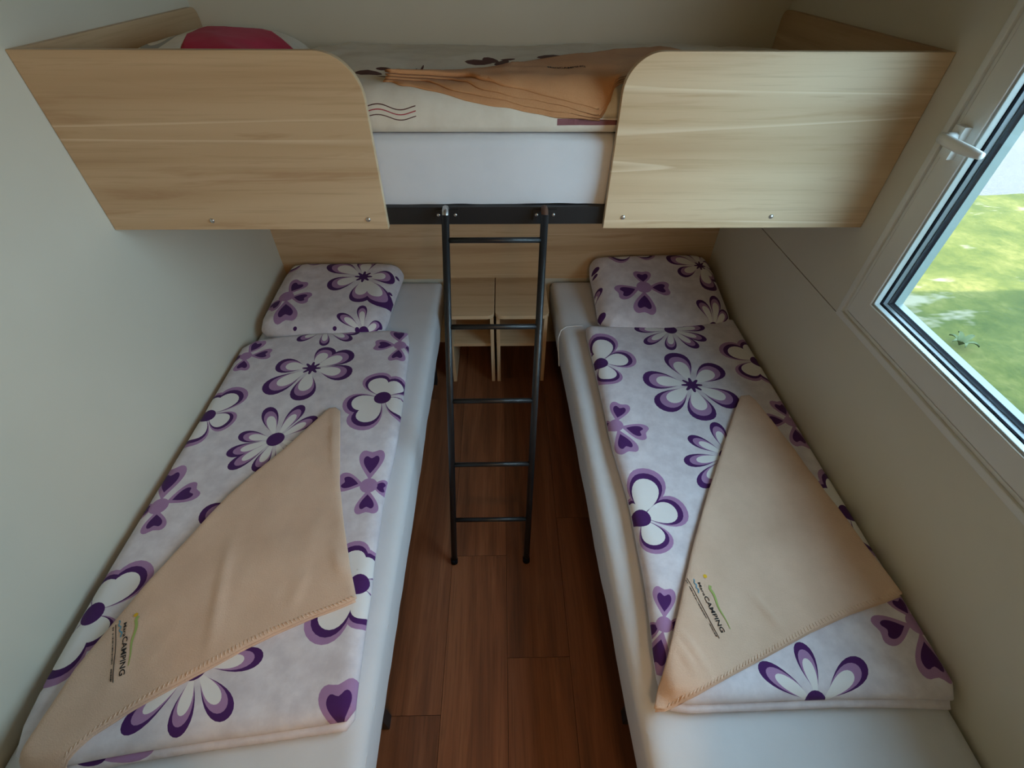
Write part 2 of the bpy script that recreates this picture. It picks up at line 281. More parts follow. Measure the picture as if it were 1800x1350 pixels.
class Pad:
    def __init__(s, outline, base, Hh, w, rim=.45, amp=.002, f=5., seed=0, extra=None, smooth=1, step=.012, sx=1., sy=1., hem=0):
        s.hem = hem
        s.o = resample(chaikin(outline, smooth), step); s.base = base; s.H = Hh; s.w = w; s.rim = rim
        s.amp = amp; s.f = f; s.seed = seed; s.extra = extra; s.step = step; s.sx = sx; s.sy = sy
    def zs(s, P):
        P = np.asarray(P, float); d = dist(P, s.o); ins = inside(P, s.o) | (d < 1e-5)
        t = np.clip(d/s.w, 0, 1); pr = s.rim+(1-s.rim)*np.sqrt(np.clip(1-(1-t)**2, 0, 1))
        b = s.base(P) if callable(s.base) else np.full(len(P), float(s.base))
        e = np.array([s.extra(x, y) for x, y in P]) if s.extra else 0
        wv = np.array([wrinkle(x, y, s.amp, s.f, s.seed, s.sx, s.sy) if q else 0. for (x, y), q in zip(P, ins)])
        return np.where(ins, b+(s.H+e)*pr+wv*np.minimum(1, .25+t), b+s.H*s.rim*np.clip(1-d/.012, 0, 1))
    def build(s, name, mats, parent, prints=(), skirt=True, fine=None):
        o = s.o; lo, hi = o.min(0), o.max(0); st = s.step
        gx = np.arange(lo[0]+st*.5, hi[0], st); gy = np.arange(lo[1]+st*.5, hi[1], st)
        G = np.array([(x+(st*.5 if j % 2 else 0), y) for j, y in enumerate(gy) for x in gx])
        G = G[inside(G, o)]; dG = dist(G, o); G = G[dG > st*.55]; dG = dG[dG > st*.55]
        pts = [tuple(p) for p in o]; n0 = len(pts); edges = [(i, (i+1) % n0) for i in range(n0)]
        nx = np.roll(o, -1, 0)-np.roll(o, 1, 0); nx /= np.hypot(*nx.T)[:, None]; nrm = np.stack([-nx[:, 1], nx[:, 0]], 1)
        A = np.sum(o[:, 0]*np.roll(o[:, 1], -1)-np.roll(o[:, 0], -1)*o[:, 1])
        if A < 0: nrm = -nrm
        for k in (.02, .07, .16, .3):
            dd = k*s.w
            if dd > st*1.2: break
            R = o+nrm*dd; R = R[inside(R, o)]; R = R[np.abs(dist(R, o)-dd) < dd*.2]
            pts += [tuple(p) for p in R]
        pts += [tuple(p) for p in G]
        shapes = []
        for mi, poly in prints:
            poly = np.array(poly)
            if not ((poly.max(0) > lo).all() and (poly.min(0) < hi).all()): continue
            shapes.append((mi, poly)); k = len(pts); pts += [tuple(p) for p in poly]
            edges += [(k+i, k+(i+1) % len(poly)) for i in range(len(poly))]
        r = delaunay_2d_cdt([Vector(p) for p in pts], edges, [], 0, 1e-6)
        V = np.array([tuple(v) for v in r[0]]); F = np.array([f for f in r[2]])
        C = V[F].mean(1); ok = inside(C, o); F = F[ok]; C = C[ok]
        mi = np.zeros(len(F), int)
        for m, poly in shapes:
            b0, b1 = poly.min(0), poly.max(0)
            ix = np.where(((C >= b0) & (C <= b1)).all(1))[0]
            if len(ix): mi[ix[inside(C[ix], poly)]] = m
        used, inv = np.unique(F, return_inverse=True); V = V[used]; F = inv.reshape(-1, 3)
        z = s.zs(V); verts = [(x, y, zz) for (x, y), zz in zip(V, z)]; faces = [tuple(int(i) for i in f) for f in F]
        mi = list(mi)
        a, b, c = (V[F[:, k]] for k in range(3))
        ar = (b[:, 0]-a[:, 0])*(c[:, 1]-a[:, 1])-(b[:, 1]-a[:, 1])*(c[:, 0]-a[:, 0])
        faces = [f if q > 0 else f[::-1] for f, q in zip(faces, ar)]
        if skirt:
            cnt = {}
            for f in faces:
                for i in range(3):
                    e = (f[i], f[(i+1) % 3]); cnt[e] = 1
            be = [e for e in cnt if (e[1], e[0]) not in cnt]; mp = {}
            tre = {}
            on = o
            def low(i):
                if i not in mp:
                    x, y, zz = verts[i]; j = int(np.argmin(((on-np.array((x, y)))**2).sum(1)))
                    bx, by = x+nrm[j][0]*s.w*.3*min(1, s.H/s.w), y+nrm[j][1]*s.w*.3*min(1, s.H/s.w)
                    m1 = len(verts); verts.append((x, y, zz)); verts.append((bx, by, zz)); mp[i] = m1
                return mp[i]
            for a_, b_ in be:
                p, q = low(a_), low(b_)
                faces += [(b_, a_, p, q), (q, p, p+1, q+1)]; mi += [0, 0]
            ks = list(mp.values()); bq = np.array([verts[k+1][:2] for k in ks])
            bz = s.base(bq) if callable(s.base) else np.full(len(ks), float(s.base))
            for k, z1 in zip(ks, bz):
                x, y, zz = verts[k]; bx, by, _ = verts[k+1]
                if s.hem: z1 += s.hem*(noise.noise(Vector((x*5, y*5, s.seed)))+.6*noise.noise(Vector((x*14, y*14, s.seed))))
                verts[k] = (x*.9+bx*.1, y*.9+by*.1, zz*.45+z1*.55); verts[k+1] = (bx, by, min(z1, zz-.0005))
        me = bpy.data.meshes.new(name); me.from_pydata(verts, [], faces); me.update()
        for p, m in zip(me.polygons, mi): p.material_index = int(m)
        return link(name, me, mats, parent, True)
# ---- flower print outlines. 1 lilac, 2 purple, 3 white
def petal(c, tip, wd, k=1.0, r0=.1, n=26, heart=0, pw=.6, base=None):
    c = np.array(c); t = np.array(tip)-c; L = np.hypot(*t); d = t/L; p = np.array((-d[1], d[0]))
    ph = np.arange(n)*2*math.pi/n; a = (1-np.cos(ph))/2
    b0 = r0*L if base is None else base*L
    u = b0+(k*L-b0)*a; s = wd*np.sin(ph)*a**pw*1.25
    if heart: u = u-heart*L*np.exp(-(s/(wd*.45))**2)*(a > .7)
    return c+np.outer(u, d)+np.outer(s, p)
def disc(c, rx, ry=None, n=20, rot=0):
    ry = ry or rx; a = np.arange(n)*2*math.pi/n; x = rx*np.cos(a); y = ry*np.sin(a)
    return np.stack([c[0]+x*math.cos(rot)-y*math.sin(rot), c[1]+x*math.sin(rot)+y*math.cos(rot)], 1)
def flower(kind, c, tips):
    out = []; c = np.array(c); Ls = [np.hypot(*(np.array(t)-c)) for t in tips]; m = sum(Ls)/len(Ls)
    W = lambda L, k: k*(.45*L+.55*m)
    if kind in 'AD':
        k = .29 if kind == 'A' else .185
        for ly, (kk, ww, mi) in enumerate(((1, 1, 2), (.87, .77, 1), (.72, .56, 3))):
            for t, L in zip(tips, Ls): out.append((mi, petal(c, t, W(L, k)*ww, kk, .14, base=.14-.02*ly)))
        if kind == 'D': out.append((2, disc(c, m*.19)))
        else:
            a = np.arange(64)*2*math.pi/64; r = m*(.165+.055*np.sign(np.cos(8*a))*np.abs(np.cos(8*a))**.6)
            out.append((2, np.stack([c[0]+r*np.cos(a), c[1]+r*np.sin(a)], 1)))
    if kind == 'B':
        for kk, ww, mi in ((1.12, 1.2, 1), (1, 1, 2), (.87, .82, 3)):
            for t, L in zip(tips, Ls): out.append((mi, petal(c, t, W(L, .36)*ww, kk, .08, pw=.45)))
        out.append((2, disc(c, m*.24)))
    if kind == 'C':
        for t, L in zip(tips, Ls): out.append((1, petal(c, t, W(L, .37), 1.0, .12, heart=.13, n=34, pw=.75)))
        for t, L in zip(tips, Ls): out.append((2, petal(c, t, W(L, .215), .82, .3, heart=.12, n=34, pw=.6)))
        if len(tips) > 1: out.append((1, disc(c, m*.25)))
    return out
def flowers(data): return [s for k, c, t in data for s in flower(k, c, t)]
# ================================================================== the setting
XL, XR, YB, YP, YF, ZC = -1.0507, .9993, 2.0456, 1.2241, -.14, 2.12
HBY = 2.028
def struct(o, label=None):
    return tag(o, label, kind='structure')
fl = struct(box('floor', XL-.05, XR+.05, -3.0, YB+.05, -.06, -.008, 'blackm'))
pw_, pl_ = .196, 1.285
rnd = random.Random(3)
for i in range(11):
    x0 = -.193+pw_*(i-5)
    offs = [0.462, .318, 0.9, .05, 1.0][i % 5] if i not in (4, 5, 6, 7) else {4: .317, 5: .80, 6: .463, 7: .95}[i]
    y = offs-pl_*3
    while y < YB:
        a, b = max(y, -1.6), min(y+pl_, YB)
        if b-a > .05:
            xa, xb = max(x0, XL), min(x0+pw_, XR)
            if xb-xa > .01:
                box('plank', xa+.0006, xb-.0006, a+.0006, b-.0006, -.008, 0, 'floor', fl, .0012, origin=((xa+xb)/2, (a+b)/2, 0))
        y += pl_
struct(box('ceiling', XL-.05, XR+.06, YF-.05, YB+.05, ZC, ZC+.05, 'ceil'))
struct(box('wall_left', XL-.05, XL, YF-.05, YB+.05, 0, ZC, 'wall'))
struct(box('wall_back', XL, XR, YB, YB+.05, 0, ZC, 'wall'))
bm = bmesh.new()
abox(bm, XL, -.36, YF-.05, YF, 0, ZC); abox(bm, .36, XR, YF-.05, YF, 0, ZC); abox(bm, -.36, .36, YF-.05, YF, 2.06, ZC)
struct(frombm('wall_front', bm, 'brownw'))
# unseen hallway behind the viewpoint, added with a lamp to warm the room
bm = bmesh.new()
abox(bm, -.80, -.75, -2.2, YF-.051, 0, ZC); abox(bm, .75, .80, -2.2, YF-.051, 0, ZC); abox(bm, -.80, .80, -2.25, -2.2, 0, ZC)
struct(frombm('wall_hall', bm, 'wall'))
hc = struct(box('ceiling_hall', -.80, .80, -2.25, YF-.051, ZC, ZC+.05, 'wall'))
bm = bmesh.new(); bmesh.ops.create_uvsphere(bm, u_segments=20, v_segments=10, radius=.13)
bm.transform(Matrix.Translation((.25, -.80, 1.86)) @ Matrix.Diagonal((1, 1, .35, 1)))
frombm('added_lamp_shade', bm, 'bead', hc, True)
ll = bpy.data.lights.new('added_hall_lamp', 'POINT'); lo_ = bpy.data.objects.new('added_hall_lamp', ll); COL.objects.link(lo_)
ll.energy = LAMP; ll.color = (1.0, .60, .28); ll.shadow_soft_size = .10; lo_.location = (.25, -.80, 1.72)
bm = bmesh.new(); tube(bm, [(.25, -.80, 1.89), (.25, -.80, ZC)], .006, 8); frombm('added_lamp_cord', bm, 'rubber', hc)
# right wall with the window opening; lower sheet ends in a joint under the window
WY0, WY1, WZ0, WZ1 = .03, 1.034, .931, 1.90       # clear glass opening
bm = bmesh.new(); zs = .829
h = .05
abox(bm, XR, XR+.06, YF-.05, WY0-h, zs, ZC); abox(bm, XR, XR+.06, WY1+h, YB+.05, zs, ZC)
abox(bm, XR, XR+.06, WY0-h, WY1+h, zs, WZ0-h); abox(bm, XR, XR+.06, WY0-h, WY1+h, WZ1+h, ZC)
wr = struct(frombm('wall_right', bm, 'wall'))
box('wall_panel', XR, XR+.06, YF-.05, YB+.05, 0, zs-.003, 'wall', wr, .001)
box('joint_strip', XR+.003, XR+.05, YF-.05, YB+.05, zs-.004, zs+.001, 'joint', wr)
struct(box('foundation', XL-.1, XR+.07, -3.0, YB+.06, -.52, -.07, 'gravel'))
struct(box('roof', -4.5, XR+.25, -6.5, YB+.12, 2.30, 2.42, 'gravel'))
# lawn and gravel outside
lawn = []
bm = bmesh.new()
nx_, ny_ = 60, 60
vv = [[bm.verts.new((1.0+13*i/nx_, -5+10.3*j/ny_, -.5+.03*noise.noise(Vector((i*.5, j*.5, 0))))) for j in range(ny_+1)] for i in range(nx_+1)]
for i in range(nx_):
    for j in range(ny_): bm.faces.new((vv[i][j], vv[i+1][j], vv[i+1][j+1], vv[i][j+1]))
tag(frombm('lawn', bm, 'grass', None, True), 'green lawn seen through the window, partly in shade', 'grass', kind='stuff')
wd_ = thing('weed', 'small broad-leaved weed in the shaded lawn outside the window', 'plant', (3.30, 2.58, -.495))
for k, (a, l) in enumerate(((.3, .11), (1.25, .10), (2.2, .085), (3.3, .09), (4.2, .10), (5.3, .10))):
    bm = bmesh.new(); ca, sa = math.cos(a), math.sin(a); prev = None
    for i in range(7):
        t = i/6; wv = .020*math.sin(math.pi*t**.7)*(1-.3*t)+.002; z = -.495+.09*math.sin(t*2.2)*l/.16; x, y = 3.30+ca*l*t, 2.58+sa*l*t
        row = [bm.verts.new((x-sa*wv, y+ca*wv, z+.012)), bm.verts.new((x, y, z)), bm.verts.new((x+sa*wv, y-ca*wv, z+.012))]
        if prev:
            for q in (0, 1): bm.faces.new((prev[q], prev[q+1], row[q+1], row[q]))
        prev = row
    frombm('leaf', bm, 'leafw', wd_, True)
struct(box('ground', -14, 20, -14, 24, -.62, -.535, 'gravel'), 'pale gravel beyond the lawn')
# ================================================================== window
wn = struct(bpy.data.objects.new('window_1', None)); COL.objects.link(wn); wn.location = (XR, (WY0+WY1)/2, WZ0)
def ring(name, out, inn, x0, x1, mat, parent, bev=0):
    # rectangular frame; out / inn are offsets from the clear opening
    bm = bmesh.new()
    def lp(k, x): return [bm.verts.new(p) for p in ((x, WY0-k, WZ0-k), (x, WY1+k, WZ0-k), (x, WY1+k, WZ1+k), (x, WY0-k, WZ1+k))]
    A, B, C_, D = lp(out, x0), lp(inn, x0), lp(inn, x1), lp(out, x1)
    for P, Q in ((A, B), (B, C_), (C_, D), (D, A)):
        for i in range(4): bm.faces.new((P[i], P[(i+1) % 4], Q[(i+1) % 4], Q[i]))
    bmesh.ops.recalc_face_normals(bm, faces=bm.faces)
    if bev: bevel(bm, bev, 2)
    return frombm(name, bm, mat, parent)
ring('casing', .098, .080, XR-.013, XR, 'pvc', wn, .003)
ring('casing_strip', .080, .070, XR-.006, XR, 'pvc', wn, .002)
ring('window_frame', .071, .055, XR-.002, XR+.07, 'pvc', wn)
ring('sash', .066, .006, XR-.010, XR+.055, 'pvc', wn, .003)
ring('glazing_bead', .007, .000, XR-.006, XR+.010, 'bead', wn, .002)
ring('gasket', .006, -.0015, XR+.010, XR+.017, 'rubber', wn)
ring('spacer', .004, -.0005, XR+.018, XR+.030, 'alu', wn)
ring('gasket', .006, -.003, XR+.0305, XR+.047, 'rubber', wn)
ring('outer_frame', .020, .001, XR+.047, XR+.074, 'outer', wn)
for xg in (XR+.0172, XR+.0301):
    box('pane', xg, xg+.0004, WY0-.004, WY1+.004, WZ0-.004, WZ1+.004, 'glass', wn)
hb = box('handle', XR-.026, XR-.009, 1.062, 1.090, 1.288, 1.352, 'pvc', wn, .006)
bm = bmesh.new()
tube(bm, [(XR-.02, 1.074, 1.330), (XR-.047, 1.073, 1.330)], .0105, 12)
pr = [(1.084, .0105), (1.06, .0115), (1.02, .0115), (.985, .010), (.962, .007)]
rings = []
for yy, hh in pr:
    xx = XR-.050-.006*math.sin((1.084-yy)/.122*math.pi)
    rings.append([bm.verts.new((xx+.0065*math.cos(a), yy, 1.328+hh*math.sin(a))) for a in [k*math.pi/6 for k in range(12)]])
for A, B in zip(rings, rings[1:]):
    for k in range(12): bm.faces.new((A[k], A[(k+1) % 12], B[(k+1) % 12], B[k]))
bm.faces.new(rings[0]); bm.faces.new(rings[-1][::-1])
bmesh.ops.recalc_face_normals(bm, faces=bm.faces)
frombm('lever', bm, 'hand', hb, True)
# ================================================================== headboard and stools
tag(box('headboard', XL, XR, HBY, YB, .412, 1.02, 'woodx', None, .001, origin=(0, YB, .412)), 'wide pale wood panel on the back wall below the bunk', 'headboard')
def stool(x0, x1, label, back):
    t = thing('bedside_stool', label, 'stool', ((x0+x1)/2, 1.86, 0), 'bedside stools behind the ladder')
    y0, y1, zt = 1.702, HBY-.003, .420
    r = .035
    poly = [(x0, y1), (x0, y0+r)]+arc(x0+r, y0+r, r, 180, 270, 6)[1:]+arc(x1-r, y0+r, r, 270, 360, 6)+[(x1, y1)]
    prism('top', poly, 2, zt-.018, zt, 'woodx', t, .002)
    for xx in (x0+.004, x1-.020): box('side_panel', xx, xx+.016, y0+.025, y1, 0, zt-.018, 'woodz', t, .001)
    box('shelf', x0+.020, x1-.020, y0+.055, y1, .205, .221, 'woodx', t, .001)
    box('back_panel', x0+.020, x1-.020, y1-.010, y1, back, zt-.018, 'woodx', t)
    return t
stool(-.258, -.0405, 'pale wood stool with a shelf by the left bed behind the ladder', .221)
stool(-.0365, .205, 'pale wood stool with a shelf by the right bed behind the ladder', .221)
# ================================================================== lower beds
def slab(name, foot, z0, z1, r, mat, parent, amp=.003, seed=0, hem=0):
    p = Pad(resample(foot, .05), z0, z1-z0, r, (z1-r-z0)/(z1-z0), amp, 3.0, seed, smooth=2, step=.02, hem=hem)
    return p.build(name, mat, parent)
ZM = .41
def bed(side, foot, lab_f, lab_m, seed):
    xs = [p[0] for p in foot]; ys = [p[1] for p in foot]; xa, xb, ya, yb = sorted(xs)[1]+.035, sorted(xs)[2]-.035, min(ys)+.02, max(ys)-.02
    t = thing('bed_frame', lab_f, 'bed', ((xa+xb)/2, (ya+yb)/2, 0), 'low black bed frames')
    for x in (xa, xb-.03): box('side_rail', x, x+.03, ya, yb, .165, .200, 'blackm', t, .002)
    for y in (ya, yb-.03): box('end_rail', xa+.031, xb-.031, y, y+.03, .165, .200, 'blackm', t, .002)
    for k in range(12):
        y = ya+.1+(yb-ya-.2)*k/11; box('slat', xa+.004, xb-.004, y-.03, y+.03, .2005, .207, 'woodx', t)
    for x in (xa, xb-.034):
        for y in (.285, 1.70):
            prism('leg', [(x, y), (x+.034, y), (x+.034, y+.034), (x, y+.034)], 2, 0, .164, 'blackm', t, .003)
    m = thing('mattress', lab_m, 'mattress', ((xa+xb)/2, (ya+yb)/2, .208), 'lower mattresses under white sheets')
    sh = slab('fitted_sheet', foot, .224, ZM-.0035, .035, 'sheet', m, .0055, seed, .013)
    ft2 = [(x+(.012 if x < (xa+xb)/2 else -.012), y+(.012 if y < 1 else -.012)) for x, y in foot]
    slab('mattress_core', ft2, .208, .30, .02, 'core', m, .001, seed)
    return m, sh
mL, shL = bed('L', [(-1.046, .03), (-.300, .03), (-.296, HBY-.004), (-1.046, HBY-.004)], 'black metal bed frame along the plain left wall',
    'mattress under a white fitted sheet beside the left wall', 2)
mR, shR = bed('R', [(.298, .03), (.994, .03), (.994, HBY-.004), (.234, HBY-.004)], 'black metal bed frame along the window wall',
    'mattress under a white fitted sheet below the window', 7)
bm = bmesh.new()   # sheet seam at the head corner of the right mattress
sp = [(.250+.03*k/8*1.0+.0, 1.612-.004*k, ZM-.03+.030*math.sin(min(1, k/4)*math.pi/2)) for k in range(9)]
tube(bm, [(.238, 1.50, .30), (.236, 1.56, .345), (.238, 1.60, .375), (.25, 1.622, .40), (.272, 1.630, .413), (.31, 1.633, .4145), (.345, 1.634, .4145)], .0022, 6)
frombm('sheet_seam', bm, 'seam', shR, True)
# ------------------------------------------------------------------ printed duvets, pillows, blankets
PM = ['duvet', 'lilac', 'purple', 'white']
def grow(P, k):
    P = np.array(P); nx = np.roll(P, -1, 0)-np.roll(P, 1, 0); nx /= np.hypot(*nx.T)[:, None]
    nr = np.stack([nx[:, 1], -nx[:, 0]], 1)
    if np.sum(P[:, 0]*np.roll(P[:, 1], -1)-np.roll(P[:, 0], -1)*P[:, 1]) < 0: nr = -nr
    return P+nr*k
def duvet(outline, data, label, seed, low_prints, loc):
    t = thing('duvet', label, 'duvet', loc, 'floral duvets on the lower beds')
    lo = Pad([(x, y-.016*max(0, min(1, (.40-y)/.15))) for x, y in grow(outline, -.004)], ZM+.002, .026, .02, .5, .003, 6, seed, step=.016)
    lo.build('lower_fold', PM, t, low_prints)
    p = Pad(outline, ZM+.024, .030, .035, .25, .0055, 4.6, seed+1, step=.0115, extra=lambda x, y: .004*math.sin(x*9+seed)*math.sin(y*5))
    p.build('upper_fold', PM, t, flowers(data))
    return t, p
dL, padL = duvet(LDO, LD, 'folded floral duvet on the left bed by the bare wall', 3,
    [(1, disc((-.50, .235), .05, .02)), (2, disc((-.62, .21), .02, .012)), (1, disc((-.78, .185), .06, .02)), (2, disc((-.84, .172), .03, .012))], (-.68, .85, ZM))
dR, padR = duvet(RDO, RD, 'folded floral duvet on the right bed below the window', 11,
    [(2, disc((.75, .262), .012, .008)), (2, disc((.86, .258), .010, .008)), (2, disc((.93, .262), .012, .01)), (2, disc((.80, .255), .008, .006))], (.68, .9, ZM))
def pillow(outline, data, label, z0, slope, y0, seed, loc, dots):
    t = thing('pillow', label, 'pillow', loc, 'floral pillows on the lower beds')
    # belly height rises towards the headboard
    p = Pad(outline, lambda P: ZM+.004+np.maximum(0, P[:, 1]-y0)*slope*.55, .078, .085, .30, .0055, 7, seed, step=.009,
            extra=lambda x, y: max(0, y-y0)*slope*.45)
    p.build('pillowcase', PM, t, flowers(data)+[(2, disc(c, r)) for c, r in dots])
    pf = Pad(grow(outline, -.012), lambda P: ZM+.0015+np.maximum(0, P[:, 1]-y0)*slope*.55, .028, .02, .55, .002, 9, seed+2, step=.02)
    pf.build('case_flap', PM, t)
    return t
pillow([(-1.018, 1.585), (-.97, 1.545), (-.88, 1.523), (-.70, 1.528), (-.515, 1.540), (-.492, 1.60), (-.488, 1.75), (-.474, 1.92), (-.470, 1.985), (-.53, 2.018), (-.75, 2.021), (-.985, 2.018), (-1.012, 1.96), (-1.018, 1.75)],
    LP, 'floral pillow at the head of the left bed in the corner', .49, .10, 1.56, 21, (-.75, 1.78, ZM), [((-.85, 1.548), .008), ((-.69, 1.55), .008), ((-.60, 1.548), .009), ((-.50, 1.78), .008), ((-.487, 1.9), .008)])
pillow([(.402, 1.560), (.55, 1.545), (.75, 1.55), (.93, 1.565), (.972, 1.60), (.975, 1.75), (.978, 1.93), (.955, 2.015), (.80, 2.020), (.60, 2.016), (.43, 2.006), (.405, 1.975), (.410, 1.80)],
    RP, 'floral pillow at the head of the right bed by the window wall', .49, .20, 1.58, 29, (.69, 1.78, ZM), [((.425, 1.90), .016), ((.42, 1.87), .010), ((.415, 1.62), .018)])
def blanket(outline, padb, label, seed, loc, creases, hem_idx):
    t = thing('blanket', label, 'blanket', loc, 'tan fleece blankets folded into triangles')
    b0 = padb.zs
    lo = Pad([(x, y-.005) for x, y in grow(outline, -.003)], b0, .0075, .008, .5, .0012, 9, seed, step=.012, smooth=0); lo.build('lower_layer', 'tan', t)
    def ex(x, y):
        e = 0
        for (ax, ay), (bx, by), h_, w_ in creases:
            dx, dy = bx-ax, by-ay; L2 = dx*dx+dy*dy; q = max(0, min(1, ((x-ax)*dx+(y-ay)*dy)/L2))
            dd = math.hypot(x-ax-q*dx, y-ay-q*dy); e += h_*math.exp(-(dd/w_)**2)*math.sin(math.pi*min(.999, max(.001, .1+.9*q)))
        return e
    b1 = lambda P: padb.zs(P)+.0078
    p = Pad(outline, b1, .0095, .010, .45, .0032, 5.5, seed+1, step=.010, extra=ex, smooth=0)
    p.build('upper_layer', 'tan', t)
    # stitched hem along the open edge
    O = chaikin(outline, 1); i0, i1 = hem_idx; bm = bmesh.new()
    line = resample(np.array(outline[i0:i1]), .009)[:-max(1, int(np.hypot(outline[i1-1][0]-outline[i0][0], outline[i1-1][1]-outline[i0][1])/.009))]
    cen = np.mean(outline, 0)
    for a in line:
        d = cen-a; d /= np.hypot(*d); q0, q1 = a+d*.004, a+d*.013
        zz = p.zs([q0, q1])
        tube(bm, [(q0[0], q0[1], zz[0]+.0006), (q1[0], q1[1], zz[1]+.0006)], .0011, 5)
    frombm('hem_stitching', bm, 'tanhem', t, True)
    return t, p
bL, pbL = blanket(LBO, padL, 'tan fleece blanket folded into a long triangle on the left duvet', 41, (-.66, .6, ZM+.05),
    [((-.72, .60), (-.66, .33), .007, .012), ((-.575, 1.08), (-.50, .80), .006, .006), ((-.45, .60), (-.40, .50), .006, .012), ((-.50, .52), (-.52, .43), .004, .015), ((-.86, .42), (-.83, .24), .004, .02)], (7, 17))
bR, pbR = blanket(RBO, padR, 'tan fleece blanket folded into a broad triangle on the right duvet', 47, (.68, .6, ZM+.05),
    [((.60, .46), (.64, .37), .007, .008), ((.40, .38), (.44, .285), .006, .006), ((.385, .36), (.415, .275), .006, .006), ((.80, .95), (.90, .60), .003, .05)], (8, 16))
# ------------------------------------------------------------------ embroidered logo
def text_mesh(body):
    c = bpy.data.curves.new('t', 'FONT'); c.body = body; c.size = 1; c.resolution_u = 3; c.offset = .018
    o = bpy.data.objects.new('t', c); COL.objects.link(o); dg = bpy.context.evaluated_depsgraph_get()
    me = bpy.data.meshes.new_from_object(o.evaluated_get(dg)); V = np.array([v.co[:2] for v in me.vertices]); F = [tuple(p.vertices) for p in me.polygons]
    bpy.data.objects.remove(o); bpy.data.curves.remove(c); bpy.data.meshes.remove(me); return V, F
def logo(L, pad, parent, h):
    A, B, u0, u1, sunc, g0, g1, m0, b0, b1 = [np.array(p) for p in L]
    ax = (B-A)/np.hypot(*(B-A)); ay = np.array((-ax[1], ax[0]))
    def put(name, V, F, mat):
        z = pad.zs(V)+.0011
        me = bpy.data.meshes.new(name); me.from_pydata([(x, y, q) for (x, y), q in zip(V, z)], [], F)
        link(name, me, mat, root)
    root = thing('logo', '', '', (A[0], A[1], ZM+.06)); root.parent = parent; root.location = Vector((A[0], A[1], ZM+.06))-parent.location
    for k in ('label', 'category'):
        if k in root: del root[k]
    Lw = np.hypot(*(B-A))
    V, F = text_mesh('CAMPING'); s = Lw/V[:, 0].max(); V = A+np.outer(V[:, 0]*s, ax)+np.outer(V[:, 1]*h*1.35, ay); put('lettering', V, F, 'ink')
    V, F = text_mesh('Mara'); wl = np.hypot(*(A-m0))*.98; s = wl/V[:, 0].max(); V = m0-ay*h*.15+np.outer(V[:, 0]*s, ax)+np.outer(V[:, 1]*h*.85, ay); put('lettering', V, F, 'ink')
    def strip(P, w0, w1, mat, name):
        P = [np.array(p) for p in P]; V = []; F = []
        for i, p in enumerate(P):
            t = i/(len(P)-1); d = P[min(i+1, len(P)-1)]-P[max(i-1, 0)]; d /= np.hypot(*d); n = np.array((-d[1], d[0])); ww = w0+(w1-w0)*t
            V += [p+n*ww, p-n*ww]
            if i: F.append((2*i-2, 2*i-1, 2*i+1, 2*i))
        put(name, np.array(V), F, mat)
    strip([u0+(u1-u0)*k/12+ay*.0010*math.sin(k/12*5) for k in range(13)], .0007, .0008, 'ink', 'underline')
    # fine illegible sub-line: tiny letter strokes
    ul = np.hypot(*(u1-u0)); ud = (u1-u0)/ul; un = np.array((-ud[1], ud[0])); rr = random.Random(5); V = []; F = []; x = .004
    while x < ul-.004:
        if not (.68 < x/ul < .76 or .10 < x/ul < .14):
            c = u0+ud*x-un*.0050; hh = .0013*rr.uniform(.7, 1.15); ww = .00045*rr.uniform(.7, 2.1); k = len(V)
            V += [c-ud*ww-un*hh, c+ud*ww-un*hh, c+ud*ww+un*hh, c-ud*ww+un*hh]; F.append((k, k+1, k+2, k+3))
        x += rr.uniform(.0013, .0023)
    put('fine_print', np.array(V), F, 'ink')
    V = disc(sunc, h*.46, None, 14); put('sun_mark', V, [tuple(range(14))], 'sunp')
    hl = g1-g0
    strip([g0-hl*.08+ay*.004]+[g0+hl*k/14+ay*(.0035*math.sin(k/14*9)*(1-k/14)) for k in range(15)], .0034, .0006, 'greenp', 'hill_mark')
    strip([b0+(b1-b0)*k/12+ay*.0022*math.sin(k*1.5) for k in range(13)], .0014, .0016, 'bluep', 'wave_mark')
logo(LOGOR, pbR, bR, .0105); logo(LOGOL, pbL, bL, .0105)
# ================================================================== bunk across the back
bk = thing('bunk_bed', 'bunk bed across the room with two pale wood guard panels', 'bunk bed', (0, 1.62, 1.06))
ZB, ZT = 1.0555, 1.4585
def bolt(parent, x, z):
    screw('bolt', x, YP-.0005, z, .0062, 'zinc', parent)
XI = -.3115; r = .095
g = prism('guard_panel', [(XL+.001, ZB), (XI, ZB)]+arc(XI-r, ZT-r, r, 0, 90, 14)+[(XL+.001, ZT)], 1, YP, YP+.018, 'woodx', bk, .0015)
for x, z in ((-.779, 1.081), (-.362, 1.083)): bolt(g, x, z)
XI = .277; r = .08
g = prism('guard_panel', [(XR-.001, ZB), (XR-.001, ZT)]+arc(XI+r, ZT-r, r, 90, 180, 14)+[(XI, ZB)], 1, YP, YP+.018, 'woodx', bk, .0015)
for x, z in ((.327, 1.087), (.733, 1.088)): bolt(g, x, z)
for x0, x1 in ((XL+.001, XL+.019), (XR-.019, XR-.001)):
    e = prism('end_board', [(YP+.019, ZB), (YB-.001, ZB), (YB-.001, ZT-.03)]+arc(YB-.031, ZT-.03, .03, 0, 90, 6)+[(YP+.019, ZT)], 0, x0, x1, 'woody', bk, .001)
    if x0 < 0: screw('screw', x1, 1.50, 1.415, .005, 'rust', e)
box('front_rail', XL+.02, XR-.02, YP+.019, YP+.050, 1.060, 1.108, 'blackm', bk, .002)
box('rear_rail', XL+.02, XR-.02, YB-.035, YB-.002, 1.060, 1.10, 'blackm', bk, .002)
box('base_board', XL+.02, XR-.02, YP+.051, YB-.036, 1.080, 1.098, 'woodx', bk)
